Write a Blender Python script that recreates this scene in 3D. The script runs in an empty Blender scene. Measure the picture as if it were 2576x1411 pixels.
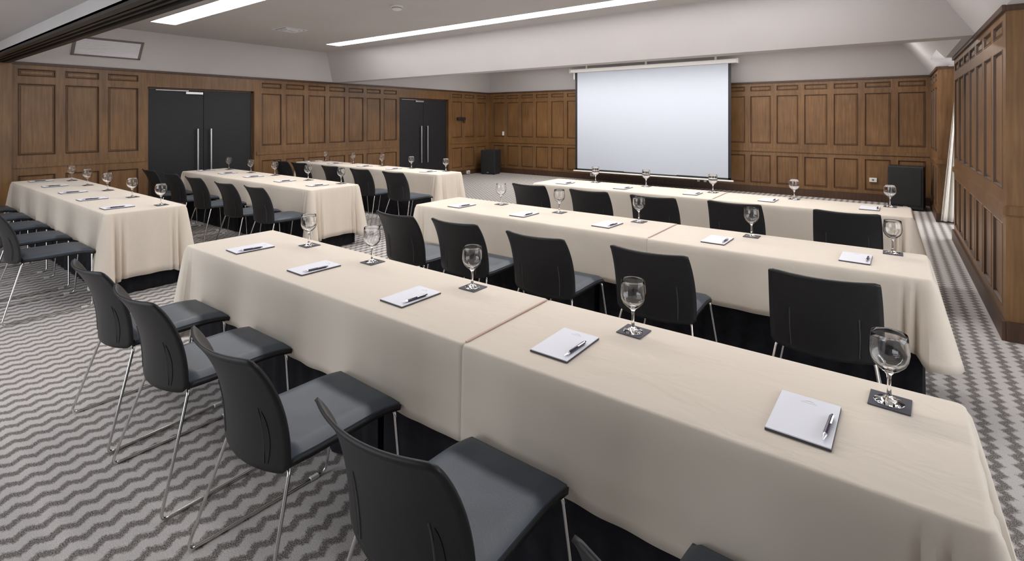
import bpy, bmesh, math, random
from mathutils import Vector, Matrix
random.seed(7)
S = bpy.context.scene
COL = S.collection
PI = math.pi

# ------------------------------------------------------------------ camera, world, light, exposure
H_EYE = 1.58
cam_d = bpy.data.cameras.new('camera')
cam = bpy.data.objects.new('camera', cam_d)
COL.objects.link(cam)
cam.location = (0, 0, H_EYE)
cam.rotation_euler = (PI / 2, 0, 0.6423)
cam_d.sensor_fit = 'HORIZONTAL'
cam_d.sensor_width = 36
cam_d.lens = 36 * 1279.4 / 2576
cam_d.shift_y = -(705.5 - 301.3) / 2576
cam_d.clip_start = 0.05
S.camera = cam

w = bpy.data.worlds.new('world')
S.world = w
w.use_nodes = True
w.node_tree.nodes['Background'].inputs[0].default_value = (0.75, 0.82, 1.0, 1)
w.node_tree.nodes['Background'].inputs[1].default_value = 0.25

S.view_settings.view_transform = 'Standard'
S.view_settings.look = 'None'
S.view_settings.gamma = 1
S.view_settings.use_curve_mapping = False
S.view_settings.exposure = 0.3

STRIP = 17.0         # emission of the ceiling strips
STRIP_NEAR = 9.0
WINDOW = 2.2


def area(name, loc, rot, sx, sy, power, color):
    d = bpy.data.lights.new(name, 'AREA')
    d.shape = 'RECTANGLE'
    d.size = sx
    d.size_y = sy
    d.energy = power
    d.color = color
    o = bpy.data.objects.new(name, d)
    o.location = loc
    o.rotation_euler = rot
    COL.objects.link(o)
    return o


YN_FILL = -4.5
# daylight through the two side windows (right-hand recesses)
area('daylight_front_window', (2.12, 2.6, 1.45), (0, PI / 2, 0), 1.6, 3.2, 12, (0.93, 0.95, 1.0))
area('daylight_rear_window', (1.42, 9.45, 1.95), (0, PI / 2, 0), 0.8, 1.0, 6, (1.0, 0.98, 0.95))

# bluish daylight fill added behind the camera, source unseen
area('added_daylight_behind', (-5.2, YN_FILL + 0.08, 1.55), (PI / 2, 0, 0), 6.4, 1.7, 40, (0.86, 0.93, 1.0))


# ------------------------------------------------------------------ materials
def mat(name, color=(0.5, 0.5, 0.5), rough=0.5, metal=0.0, spec=0.5, **kw):
    m = bpy.data.materials.new(name)
    m.use_nodes = True
    b = m.node_tree.nodes['Principled BSDF']
    b.inputs['Base Color'].default_value = (*color, 1)
    b.inputs['Roughness'].default_value = rough
    b.inputs['Metallic'].default_value = metal
    b.inputs['Specular IOR Level'].default_value = spec
    for k, v in kw.items():
        b.inputs[k.replace('_', ' ')].default_value = v
    return m


def nodes(m):
    nt = m.node_tree
    return nt, nt.nodes, nt.links, nt.nodes['Principled BSDF']


def N(nt, t, **kw):
    n = nt.nodes.new(t)
    for k, v in kw.items():
        setattr(n, k, v)
    return n


def math_node(nt, op, a, b=None):
    n = nt.nodes.new('ShaderNodeMath')
    n.operation = op
    for i, x in enumerate((a, b)):
        if x is None:
            continue
        if isinstance(x, (int, float)):
            n.inputs[i].default_value = x
        else:
            nt.links.new(x, n.inputs[i])
    return n.outputs[0]


def noisy(m, c1, c2, scale=(1, 1, 1), nscale=5.0, detail=4, bump=0.0, bscale=None):
    nt, ns, L, b = nodes(m)
    tc = N(nt, 'ShaderNodeTexCoord')
    mp = N(nt, 'ShaderNodeMapping')
    mp.inputs['Scale'].default_value = scale
    L.new(tc.outputs['Object'], mp.inputs[0])
    nz = N(nt, 'ShaderNodeTexNoise')
    nz.inputs['Scale'].default_value = nscale
    nz.inputs['Detail'].default_value = detail
    L.new(mp.outputs[0], nz.inputs['Vector'])
    r = N(nt, 'ShaderNodeValToRGB')
    r.color_ramp.elements[0].position = 0.3
    r.color_ramp.elements[1].position = 0.7
    r.color_ramp.elements[0].color = (*c1, 1)
    r.color_ramp.elements[1].color = (*c2, 1)
    L.new(nz.outputs['Fac'], r.inputs[0])
    L.new(r.outputs[0], b.inputs['Base Color'])
    if bump:
        src = nz
        if bscale:
            src = N(nt, 'ShaderNodeTexNoise')
            src.inputs['Scale'].default_value = bscale
            src.inputs['Detail'].default_value = 3
            L.new(tc.outputs['Object'], src.inputs['Vector'])
        bp = N(nt, 'ShaderNodeBump')
        bp.inputs['Strength'].default_value = bump
        bp.inputs['Distance'].default_value = 0.01
        L.new(src.outputs['Fac'], bp.inputs['Height'])
        L.new(bp.outputs[0], b.inputs['Normal'])
    return m


def wood_mat(name, dark, light, rough=0.38):
    m = mat(name, light, rough)
    nt, ns, L, b = nodes(m)
    tc = N(nt, 'ShaderNodeTexCoord')
    mp = N(nt, 'ShaderNodeMapping')
    mp.inputs['Scale'].default_value = (1, 1, 0.06)
    L.new(tc.outputs['Object'], mp.inputs[0])
    n1 = N(nt, 'ShaderNodeTexNoise')
    n1.inputs['Scale'].default_value = 34
    n1.inputs['Detail'].default_value = 6
    n1.inputs['Distortion'].default_value = 0.6
    L.new(mp.outputs[0], n1.inputs['Vector'])
    n2 = N(nt, 'ShaderNodeTexNoise')
    n2.inputs['Scale'].default_value = 2.2
    n2.inputs['Detail'].default_value = 2
    L.new(tc.outputs['Object'], n2.inputs['Vector'])
    s = math_node(nt, 'ADD', math_node(nt, 'MULTIPLY', n1.outputs['Fac'], 0.6), math_node(nt, 'MULTIPLY', n2.outputs['Fac'], 0.4))
    r = N(nt, 'ShaderNodeValToRGB')
    r.color_ramp.elements[0].position = 0.34
    r.color_ramp.elements[1].position = 0.66
    r.color_ramp.elements[0].color = (*dark, 1)
    r.color_ramp.elements[1].color = (*light, 1)
    L.new(s, r.inputs[0])
    L.new(r.outputs[0], b.inputs['Base Color'])
    bp = N(nt, 'ShaderNodeBump')
    bp.inputs['Strength'].default_value = 0.12
    bp.inputs['Distance'].default_value = 0.004
    L.new(n1.outputs['Fac'], bp.inputs['Height'])
    L.new(bp.outputs[0], b.inputs['Normal'])
    return m


def carpet_mat():
    m = mat('carpet_zigzag', (0.4, 0.38, 0.37), 0.95, spec=0.1)
    nt, ns, L, b = nodes(m)
    tc = N(nt, 'ShaderNodeTexCoord')
    sep = N(nt, 'ShaderNodeSeparateXYZ')
    L.new(tc.outputs['Object'], sep.inputs[0])
    nz = N(nt, 'ShaderNodeTexNoise')
    nz.inputs['Scale'].default_value = 95
    nz.inputs['Detail'].default_value = 2
    L.new(tc.outputs['Object'], nz.inputs['Vector'])
    nf = N(nt, 'ShaderNodeTexNoise')
    nf.inputs['Scale'].default_value = 240
    nf.inputs['Detail'].default_value = 1
    L.new(tc.outputs['Object'], nf.inputs['Vector'])
    # triangle wave along y shifts the stripes in x
    tri = math_node(nt, 'PINGPONG', sep.outputs[1], 0.041)
    x = math_node(nt, 'ADD', sep.outputs[0], math_node(nt, 'MULTIPLY', tri, 0.72))
    x = math_node(nt, 'ADD', x, math_node(nt, 'MULTIPLY', math_node(nt, 'SUBTRACT', nz.outputs['Fac'], 0.5), 0.035))
    st = math_node(nt, 'PINGPONG', x, 0.049)       # 0 .. .0525, period .105
    mr = N(nt, 'ShaderNodeMapRange')
    mr.inputs['From Min'].default_value = 0.013
    mr.inputs['From Max'].default_value = 0.028
    L.new(st, mr.inputs['Value'])
    # speckle inside the dark stripe
    sp = N(nt, 'ShaderNodeMapRange')
    sp.inputs['From Min'].default_value = 0.38
    sp.inputs['From Max'].default_value = 0.62
    L.new(nf.outputs['Fac'], sp.inputs['Value'])
    darkc = N(nt, 'ShaderNodeMix', data_type='RGBA')
    darkc.inputs[6].default_value = (0.085, 0.076, 0.070, 1)
    darkc.inputs[7].default_value = (0.30, 0.275, 0.26, 1)
    L.new(sp.outputs[0], darkc.inputs[0])
    lightc = N(nt, 'ShaderNodeMix', data_type='RGBA')
    lightc.inputs[6].default_value = (0.45, 0.425, 0.41, 1)
    lightc.inputs[7].default_value = (0.56, 0.53, 0.515, 1)
    L.new(sp.outputs[0], lightc.inputs[0])
    mx = N(nt, 'ShaderNodeMix', data_type='RGBA')
    L.new(mr.outputs[0], mx.inputs[0])
    L.new(darkc.outputs[2], mx.inputs[6])
    L.new(lightc.outputs[2], mx.inputs[7])
    L.new(mx.outputs[2], b.inputs['Base Color'])
    bp = N(nt, 'ShaderNodeBump')
    bp.inputs['Strength'].default_value = 0.35
    bp.inputs['Distance'].default_value = 0.004
    L.new(nf.outputs['Fac'], bp.inputs['Height'])
    L.new(bp.outputs[0], b.inputs['Normal'])
    return m


def cloth_mat(name, c):
    m = mat(name, c, 0.85, spec=0.2)
    m.node_tree.nodes['Principled BSDF'].inputs['Sheen Weight'].default_value = 0.15
    nt, ns, L, b = nodes(m)
    tc = N(nt, 'ShaderNodeTexCoord')
    n1 = N(nt, 'ShaderNodeTexNoise')
    n1.inputs['Scale'].default_value = 3.5
    n1.inputs['Detail'].default_value = 3
    n1.inputs['Distortion'].default_value = 0.8
    mp = N(nt, 'ShaderNodeMapping')
    mp.inputs['Scale'].default_value = (1, 2.2, 1)
    L.new(tc.outputs['Object'], mp.inputs[0])
    L.new(mp.outputs[0], n1.inputs['Vector'])
    bp = N(nt, 'ShaderNodeBump')
    bp.inputs['Strength'].default_value = 0.35
    bp.inputs['Distance'].default_value = 0.02
    L.new(n1.outputs['Fac'], bp.inputs['Height'])
    L.new(bp.outputs[0], b.inputs['Normal'])
    return m


M = {}
M['wood'] = wood_mat('walnut_panelling', (0.118, 0.058, 0.021), (0.225, 0.117, 0.045))
M['wood_dark'] = wood_mat('dark_walnut_trim', (0.045, 0.022, 0.012), (0.085, 0.042, 0.022), 0.45)
M['groove'] = wood_mat('panel_recess_shade', (0.045, 0.020, 0.009), (0.085, 0.042, 0.020), 0.45)  # recess shadow lines painted into the moulding as darker wood
M['plaster'] = noisy(mat('painted_plaster', (0.7, 0.67, 0.65), 0.8, spec=0.2), (0.57, 0.545, 0.54), (0.60, 0.575, 0.57), nscale=1.2)
M['carpet'] = carpet_mat()
M['cloth'] = cloth_mat('beige_linen', (0.72, 0.64, 0.545))
M['hem'] = mat('hem_stitch', (0.60, 0.42, 0.37), 0.9)
M['skirt'] = noisy(mat('black_skirt', (0.012, 0.012, 0.016), 0.8, spec=0.2), (0.009, 0.009, 0.012), (0.016, 0.016, 0.021), nscale=20)
M['board'] = mat('table_board', (0.25, 0.2, 0.15), 0.6)
M['plastic'] = noisy(mat('black_moulded_plastic', (0.014, 0.014, 0.015), 0.45, spec=0.35), (0.012, 0.012, 0.013), (0.016, 0.016, 0.017), nscale=30, bump=0.03, bscale=260)
M['rib'] = mat('rib_highlight', (0.05, 0.05, 0.055), 0.25)  # light line highlight beside the slot, put into a paler rib colour
M['slot'] = mat('back_slot_black', (0.004, 0.004, 0.005), 0.6)
M['cushion'] = noisy(mat('charcoal_leatherette', (0.045, 0.05, 0.062), 0.42, spec=0.5), (0.050, 0.064, 0.084), (0.062, 0.078, 0.102), nscale=12, bump=0.05, bscale=180)
M['chrome'] = mat('chromed_steel', (0.72, 0.71, 0.70), 0.16, 1.0)
M['steel'] = mat('brushed_steel', (0.62, 0.62, 0.62), 0.3, 1.0)
M['door'] = noisy(mat('charcoal_door', (0.02, 0.021, 0.024), 0.5, spec=0.4), (0.010, 0.0105, 0.012), (0.014, 0.0145, 0.017), scale=(1, 1, 8), nscale=6)
M['screen'] = mat('projection_fabric', (0.50, 0.54, 0.61), 0.5, spec=0.3)
M['white'] = mat('white_enamel', (0.78, 0.76, 0.73), 0.4)
M['black'] = mat('matte_black', (0.012, 0.012, 0.013), 0.6)
M['speaker'] = noisy(mat('speaker_cabinet', (0.013, 0.014, 0.018), 0.6), (0.011, 0.012, 0.016), (0.018, 0.019, 0.023), nscale=60)
M['paper'] = mat('notepad_paper', (0.80, 0.81, 0.87), 0.7, spec=0.2)
M['backing'] = mat('notepad_backing', (0.055, 0.05, 0.06), 0.6)
M['print'] = mat('grey_print', (0.42, 0.43, 0.46), 0.8)
M['coaster'] = mat('slate_coaster', (0.07, 0.068, 0.085), 0.7)
M['pen_dark'] = mat('pen_barrel', (0.02, 0.015, 0.045), 0.25)
M['pen_light'] = mat('pen_metal', (0.75, 0.74, 0.80), 0.2, 0.9)
M['grey_frame'] = mat('grey_vent_frame', (0.18, 0.17, 0.16), 0.5)
M['vent'] = mat('vent_slats', (0.88, 0.87, 0.91), 0.45)
M['track'] = noisy(mat('dark_partition_track', (0.02, 0.017, 0.012), 0.45), (0.014, 0.011, 0.008), (0.028, 0.024, 0.018), scale=(0.3, 1, 1), nscale=8)
M['curtain'] = mat('white_curtain', (0.80, 0.78, 0.73), 0.8)
M['curtain'].node_tree.nodes['Principled BSDF'].inputs['Transmission Weight'].default_value = 0.0
M['glide'] = mat('clear_glide', (0.75, 0.74, 0.72), 0.25)

g = bpy.data.materials.new('clear_glass')
g.use_nodes = True
b = g.node_tree.nodes['Principled BSDF']
b.inputs['Base Color'].default_value = (1, 1, 1, 1)
b.inputs['Roughness'].default_value = 0.0
b.inputs['Transmission Weight'].default_value = 1.0
b.inputs['IOR'].default_value = 1.47
M['glass'] = g


def emit(name, col, s):
    m = bpy.data.materials.new(name)
    m.use_nodes = True
    nt = m.node_tree
    nt.nodes.remove(nt.nodes['Principled BSDF'])
    e = nt.nodes.new('ShaderNodeEmission')
    e.inputs[0].default_value = (*col, 1)
    e.inputs[1].default_value = s
    nt.links.new(e.outputs[0], nt.nodes['Material Output'].inputs[0])
    return m


M['strip'] = emit('strip_diffuser', (1.0, 0.975, 0.965), STRIP)
M['strip_back'] = emit('strip_diffuser_back', (1.0, 0.965, 0.93), STRIP * 1.0)
M['strip_first'] = emit('strip_diffuser_first_row', (1.0, 0.975, 0.965), STRIP * 0.62)
M['strip_near'] = emit('strip_diffuser_cool', (0.93, 0.955, 1.0), STRIP_NEAR)
M['daylight_rear'] = emit('daylit_pane_rear', (0.95, 0.97, 1.0), 3.0)
M['daylight'] = emit('daylit_pane', (0.92, 0.96, 1.0), WINDOW)


# ------------------------------------------------------------------ mesh helpers
class MB:
    def __init__(s):
        s.v = []
        s.f = []
        s.dark = []

    def quad(s, a, b, c, d):
        n = len(s.v)
        s.v += [tuple(a), tuple(b), tuple(c), tuple(d)]
        s.f.append((n, n + 1, n + 2, n + 3))
        return s

    def poly(s, pts):
        n = len(s.v)
        s.v += [tuple(p) for p in pts]
        s.f.append(tuple(range(n, n + len(pts))))
        return s

    def box(s, x0, x1, y0, y1, z0, z1, bev=0.0):
        if bev <= 0:
            n = len(s.v)
            for z in (z0, z1):
                s.v += [(x0, y0, z), (x1, y0, z), (x1, y1, z), (x0, y1, z)]
            for q in ((3, 2, 1, 0), (4, 5, 6, 7), (0, 1, 5, 4), (1, 2, 6, 5), (2, 3, 7, 6), (3, 0, 4, 7)):
                s.f.append(tuple(n + i for i in q))
        else:
            bm = bmesh.new()
            bmesh.ops.create_cube(bm, size=1)
            for v in bm.verts:
                v.co = Vector(((x0 + x1) / 2 + v.co.x * (x1 - x0), (y0 + y1) / 2 + v.co.y * (y1 - y0), (z0 + z1) / 2 + v.co.z * (z1 - z0)))
            bmesh.ops.bevel(bm, geom=bm.edges[:], offset=bev, segments=2, affect='EDGES', profile=0.5)
            s.add_bm(bm)
        return s

    def add_bm(s, bm):
        bm.verts.index_update()
        n = len(s.v)
        s.v += [tuple(v.co) for v in bm.verts]
        s.f += [tuple(n + v.index for v in f.verts) for f in bm.faces]
        bm.free()

    def lathe(s, prof, seg=28, c=(0, 0, 0), axis='z'):
        n = len(s.v)
        for r, z in prof:
            for k in range(seg):
                a = 2 * PI * k / seg
                p = (r * math.cos(a), r * math.sin(a), z)
                if axis == 'y':
                    p = (p[0], p[2], p[1])
                if axis == 'x':
                    p = (p[2], p[0], p[1])
                s.v.append((p[0] + c[0], p[1] + c[1], p[2] + c[2]))
        for i in range(len(prof) - 1):
            for k in range(seg):
                k2 = (k + 1) % seg
                s.f.append((n + i * seg + k, n + i * seg + k2, n + (i + 1) * seg + k2, n + (i + 1) * seg + k))
        return s

    def tube(s, pts, r, seg=10, cap=True):
        pts = [Vector(p) for p in pts]
        n0 = len(s.v)
        prev = None
        for i, p in enumerate(pts):
            d = (pts[min(i + 1, len(pts) - 1)] - pts[max(i - 1, 0)]).normalized()
            if prev is None:
                u = d.orthogonal().normalized()
            else:
                u = (prev - d * prev.dot(d)).normalized()
            prev = u
            w_ = d.cross(u)
            for k in range(seg):
                a = 2 * PI * k / seg
                s.v.append(tuple(p + (u * math.cos(a) + w_ * math.sin(a)) * r))
        for i in range(len(pts) - 1):
            for k in range(seg):
                k2 = (k + 1) % seg
                s.f.append((n0 + i * seg + k, n0 + i * seg + k2, n0 + (i + 1) * seg + k2, n0 + (i + 1) * seg + k))
        if cap:
            s.f.append(tuple(n0 + k for k in reversed(range(seg))))
            e = n0 + (len(pts) - 1) * seg
            s.f.append(tuple(e + k for k in range(seg)))
        return s

    def grid(s, fn, nu, nv, closed_u=False):
        n = len(s.v)
        for j in range(nv + 1):
            for i in range(nu + (0 if closed_u else 1)):
                s.v.append(tuple(fn(i / nu, j / nv)))
        wd = nu if closed_u else nu + 1
        for j in range(nv):
            for i in range(nu):
                i2 = (i + 1) % wd
                s.f.append((n + j * wd + i, n + j * wd + i2, n + (j + 1) * wd + i2, n + (j + 1) * wd + i))
        return s

    def build(s, name, m, parent=None, smooth=False, mods=None, weld=False):
        me = bpy.data.meshes.new(name)
        me.from_pydata(s.v, [], s.f)
        me.materials.append(M[m] if isinstance(m, str) else m)
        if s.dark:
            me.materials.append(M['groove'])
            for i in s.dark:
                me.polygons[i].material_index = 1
        bm = bmesh.new()
        bm.from_mesh(me)
        if weld:
            bmesh.ops.remove_doubles(bm, verts=bm.verts[:], dist=1e-5)
        bmesh.ops.recalc_face_normals(bm, faces=bm.faces[:])
        bm.to_mesh(me)
        bm.free()
        if smooth:
            for p in me.polygons:
                p.use_smooth = True
            try:
                me.set_sharp_from_angle(angle=math.radians(40))
            except Exception:
                pass
        o = bpy.data.objects.new(name, me)
        COL.objects.link(o)
        if parent is not None:
            o.parent = parent
        if mods:
            mods(o)
        return o


def bend(pts, rad, n=5):
    """round the corners of a polyline"""
    pts = [Vector(p) for p in pts]
    out = [pts[0]]
    for i in range(1, len(pts) - 1):
        a = (pts[i - 1] - pts[i])
        c = (pts[i + 1] - pts[i])
        ra = min(rad, a.length * 0.49)
        rc = min(rad, c.length * 0.49)
        p0 = pts[i] + a.normalized() * ra
        p2 = pts[i] + c.normalized() * rc
        for k in range(n + 1):
            t = k / n
            out.append(p0 * (1 - t) ** 2 + pts[i] * 2 * t * (1 - t) + p2 * t * t)
    out.append(pts[-1])
    return out


def tag(o, label, cat, group=None, kind=None):
    if label:
        o['label'] = label
    if cat:
        o['category'] = cat
    if group:
        o['group'] = group
    if kind:
        o['kind'] = kind
    return o


def thing(name, label, cat, loc=(0, 0, 0), rz=0, group=None):
    o = bpy.data.objects.new(name, None)
    o.empty_display_size = 0.1
    COL.objects.link(o)
    o.location = loc
    o.rotation_euler = (0, 0, rz)
    return tag(o, label, cat, group)


def dup(o, parent=None):
    c = o.copy()
    COL.objects.link(c)
    c.parent = parent
    for ch in list(o.children):
        dup(ch, c)
    return c


def struct(o, label=None, cat=None):
    o['kind'] = 'structure'
    if label:
        o['label'] = label
    if cat:
        o['category'] = cat
    return o


# ------------------------------------------------------------------ the room
XL, YB, XR, XR2 = -9.9, 12.05, 0.65, 0.56
ZW, ZC, K = 2.40, 2.98, 0.75
DK = K * (ZC - ZW)
YS0, YS1 = 6.62, 6.87          # soffit bottom
YB0, YB1 = 1.22, 1.47          # dark beam
Y_BLOCK, Y_BLOCK_END, Y_PIL = 5.04, 8.86, 10.25
XOUT, YN = 2.25, -4.5
ZN = 2.53

f = MB()
f.quad((XL - 0.2, YN, 0), (XOUT, YN, 0), (XOUT, YB + 0.2, 0), (XL - 0.2, YB + 0.2, 0))
struct(f.build('floor', 'carpet'), 'grey and brown zigzag striped carpet', 'floor')


def panel_wall(u0, u1, rects, holes, z1=ZW):
    """faces in local (u, depth, z); rects get a recessed moulded panel, holes stay open. depth>0 is into the wall"""
    mb = MB()
    us = sorted(set([u0, u1] + [r[0] for r in rects + holes] + [r[1] for r in rects + holes]))
    zs = sorted(set([0, z1] + [r[2] for r in rects + holes] + [r[3] for r in rects + holes]))

    def inside(u, z):
        return any(r[0] < u < r[1] and r[2] < z < r[3] for r in rects + holes)
    for i in range(len(us) - 1):
        for j in range(len(zs) - 1):
            if us[i + 1] - us[i] < 1e-5 or zs[j + 1] - zs[j] < 1e-5:
                continue
            if not inside((us[i] + us[i + 1]) / 2, (zs[j] + zs[j + 1]) / 2):
                mb.quad((us[i], 0, zs[j]), (us[i + 1], 0, zs[j]), (us[i + 1], 0, zs[j + 1]), (us[i], 0, zs[j + 1]))
    prof = [(0, 0), (0.003, -0.004), (0.010, -0.004), (0.020, 0.018), (0.028, 0.018), (0.036, 0.010)]
    for (a, b_, c, d) in rects:
        loops = [[(a + i, dd, c + i), (b_ - i, dd, c + i), (b_ - i, dd, d - i), (a + i, dd, d - i)] for i, dd in prof]
        for l0, l1 in zip(loops[:-1], loops[1:]):
            for k in range(4):
                k2 = (k + 1) % 4
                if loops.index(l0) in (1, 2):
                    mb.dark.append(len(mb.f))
                mb.quad(l0[k], l0[k2], l1[k2], l1[k])
        mb.quad(*loops[-1])
    for (a, b_, c, d) in holes:
        D = 0.12
        mb.quad((a, 0, c), (a, D, c), (a, D, d), (a, 0, d))
        mb.quad((b_, 0, c), (b_, D, c), (b_, D, d), (b_, 0, d))
        mb.quad((a, 0, d), (b_, 0, d), (b_, D, d), (a, D, d))
    return mb


def col_panels(starts, wd, low=0.79):
    r = []
    for s_ in starts:
        e = s_ + wd
        r += [(s_, e, 0.21, low), (s_, e, 1.07, 2.10), (s_, e, 2.20, 2.31)]
    return r


# left wall: local u = y, depth = -x direction
def place(mb, fn):
    mb.v = [fn(*p) for p in mb.v]
    return mb


starts = [1.57, 2.085, 2.60] + [5.04 + 0.4975 * i for i in range(7)] + [10.42, 10.95, 11.48]
left_rects = col_panels(starts, 0.41, 0.79)
left_rects += col_panels([-4.2 + 0.52 * i for i in range(10)], 0.41, 0.79)
mb = panel_wall(YN, YB, left_rects, [(3.14, 4.90, 0, 2.13), (8.52, 10.28, 0, 2.14)])
place(mb, lambda u, d, z: (XL - d, u, z))
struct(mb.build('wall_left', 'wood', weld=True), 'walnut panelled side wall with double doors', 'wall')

bst = [0.08 - 0.515 * i for i in range(20)]
bst = [s_ for s_ in bst if s_ > XL + 0.05]
mb = panel_wall(XL, XR2, col_panels(bst, 0.41, 0.82), [])
place(mb, lambda u, d, z: (u, YB + d, z))
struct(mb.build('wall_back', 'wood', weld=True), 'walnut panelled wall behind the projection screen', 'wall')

# right-hand wall in three pieces: near outer wall, projecting block, far return
mb = panel_wall(Y_BLOCK, Y_BLOCK_END, col_panels([5.16 + 0.522 * i for i in range(7)], 0.42, 0.82), [])
place(mb, lambda u, d, z: (XR + d, u, z))
mb2 = panel_wall(XR, XOUT, col_panels([0.82, 1.35], 0.42, 0.82), [])
place(mb2, lambda u, d, z: (u, Y_BLOCK + d, z))
n = len(mb.v)
mb.v += mb2.v
mb.dark += [i + len(mb.f) for i in mb2.dark]
mb.f += [tuple(i + n for i in q) for q in mb2.f]
mb.quad((XR, Y_BLOCK_END, 0), (1.5, Y_BLOCK_END, 0), (1.5, Y_BLOCK_END, ZW), (XR, Y_BLOCK_END, ZW))
mb.quad((XR, Y_BLOCK, ZW), (XOUT, Y_BLOCK, ZW), (XOUT, Y_BLOCK_END, ZW), (XR, Y_BLOCK_END, ZW))
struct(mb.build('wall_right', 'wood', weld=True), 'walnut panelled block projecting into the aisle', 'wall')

mb = panel_wall(Y_PIL, YB, col_panels([10.36, 10.92, 11.46], 0.42, 0.82), [])
place(mb, lambda u, d, z: (XR2 + d, u, z))
mb.quad((XR2, Y_PIL, 0), (1.5, Y_PIL, 0), (1.5, Y_PIL, ZW), (XR2, Y_PIL, ZW))
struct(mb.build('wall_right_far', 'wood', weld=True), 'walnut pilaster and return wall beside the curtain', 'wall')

mb = MB()
mb.quad((XOUT, YN, 0), (XOUT, Y_BLOCK, 0), (XOUT, Y_BLOCK, 0.55), (XOUT, YN, 0.55))
mb.quad((XOUT, YN, 2.25), (XOUT, Y_BLOCK, 2.25), (XOUT, Y_BLOCK, ZC), (XOUT, YN, ZC))
mb.quad((XOUT, YN, 0.55), (XOUT, 0.9, 0.55), (XOUT, 0.9, 2.25), (XOUT, YN, 2.25))
mb.quad((XOUT, 4.4, 0.55), (XOUT, Y_BLOCK, 0.55), (XOUT, Y_BLOCK, 2.25), (XOUT, 4.4, 2.25))
mb.quad((1.5, Y_BLOCK_END, 0), (1.5, Y_PIL, 0), (1.5, Y_PIL, 0.3), (1.5, Y_BLOCK_END, 0.3))
mb.quad((1.5, Y_BLOCK_END, 2.45), (1.5, Y_PIL, 2.45), (1.5, Y_PIL, 2.52), (1.5, Y_BLOCK_END, 2.52))
struct(mb.build('wall_right_outer', 'plaster'), 'outer plaster wall with windows', 'wall')
mb = MB()
mb.quad((XL, YN, 0), (XOUT, YN, 0), (XOUT, YN, ZC), (XL, YN, ZC))
struct(mb.build('wall_front', 'plaster'), 'plaster wall behind the camera', 'wall')

wn = struct(bpy.data.objects.new('window_1', None), 'tall side window of the near recess', 'window')
COL.objects.link(wn)
wn.location = (XOUT, 2.65, 1.4)
MB().quad((0.03, -1.75, -0.85), (0.03, 1.75, -0.85), (0.03, 1.75, 0.85), (0.03, -1.75, 0.85)).build('pane', 'daylight', wn)
fr = MB()
for y in (-1.75, -0.58, 0.58, 1.70):
    fr.box(-0.02, 0.02, y, y + 0.05, -0.85, 0.85)
fr.box(-0.02, 0.02, -1.75, 1.75, -0.85, -0.8).box(-0.02, 0.02, -1.75, 1.75, 0.8, 0.85)
fr.build('window_frame', 'white', wn)
wn = struct(bpy.data.objects.new('window_2', None), 'window behind the white curtain in the far recess', 'window')
COL.objects.link(wn)
wn.location = (1.5, 9.55, 1.38)
MB().quad((0.03, -0.69, -1.07), (0.03, 0.69, -1.07), (0.03, 0.69, 1.07), (0.03, -0.69, 1.07)).build('pane', 'daylight_rear', wn)
fr = MB()
for y in (-0.69, -0.02, 0.64):
    fr.box(-0.02, 0.02, y, y + 0.05, -1.07, 1.07)
fr.build('window_frame', 'white', wn)

wn = struct(bpy.data.objects.new('added_window_3', None), 'added unseen windows behind the camera', 'window')  # invented window and glowing pane that dress the added daylight lamp
COL.objects.link(wn)
wn.location = (-5.2, YN, 1.55)
MB().quad((-3.2, 0.01, -0.85), (3.2, 0.01, -0.85), (3.2, 0.01, 0.85), (-3.2, 0.01, 0.85)).build('pane', 'daylight', wn)
fr = MB()
for x_ in (-3.2, -1.6, 0, 1.6, 3.15):
    fr.box(x_, x_ + 0.05, 0.0, 0.05, -0.85, 0.85)
fr.build('window_frame', 'white', wn)

# ceiling: two tray bays with sloped sides, the deep soffit between them
c = MB()
xl2 = XL + DK


def bay(ya, yb, xr_lo):
    x0, x1 = XL, xr_lo
    a = [(x0, ya, ZW), (x1, ya, ZW), (x1, yb, ZW), (x0, yb, ZW)]
    t = [(x0 + DK, ya + DK, ZC), (x1 - DK, ya + DK, ZC), (x1 - DK, yb - DK, ZC), (x0 + DK, yb - DK, ZC)]
    return a, t


a, t = bay(YB1, YS0, XR)
for k in range(4):
    c.quad(a[k], a[(k + 1) % 4], t[(k + 1) % 4], t[k])
c.quad(*t)
c.quad((XL, YS0, ZW), (XR, YS0, ZW), (XR, YS1, ZW), (XL, YS1, ZW))
a, t = bay(YS1, YB, XR2)
c.quad(a[0], a[1], t[1], t[0])
c.quad(a[2], a[3], t[3], t[2])
c.quad(a[3], a[0], t[0], t[3])
c.quad(*t)
# right slope of the far bay, cut open above the window recess
zr = 2.52
xs = XR2 - K * (zr - ZW)


def slope_x(z):
    return XR2 - K * (z - ZW)


c.poly([(XR2, YS1, ZW), (XR2, Y_BLOCK_END, ZW), (slope_x(ZC), Y_BLOCK_END, ZC), (slope_x(ZC), YS1 + DK, ZC)])
c.quad((xs, Y_BLOCK_END, zr), (xs, Y_PIL, zr), (slope_x(ZC), Y_PIL, ZC), (slope_x(ZC), Y_BLOCK_END, ZC))
c.poly([(XR2, Y_PIL, ZW), (XR2, YB, ZW), (slope_x(ZC), YB - DK, ZC), (slope_x(ZC), Y_PIL, ZC)])
c.quad((xs, Y_BLOCK_END, zr), (1.5, Y_BLOCK_END, zr), (1.5, Y_PIL, zr), (xs, Y_PIL, zr))
c.quad((XR2, Y_PIL, ZW), (1.5, Y_PIL, ZW), (1.5, Y_PIL, zr), (xs, Y_PIL, zr))
c.quad((XR2, Y_BLOCK_END, ZW), (1.5, Y_BLOCK_END, ZW), (1.5, Y_BLOCK_END, zr), (xs, Y_BLOCK_END, zr))
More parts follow.
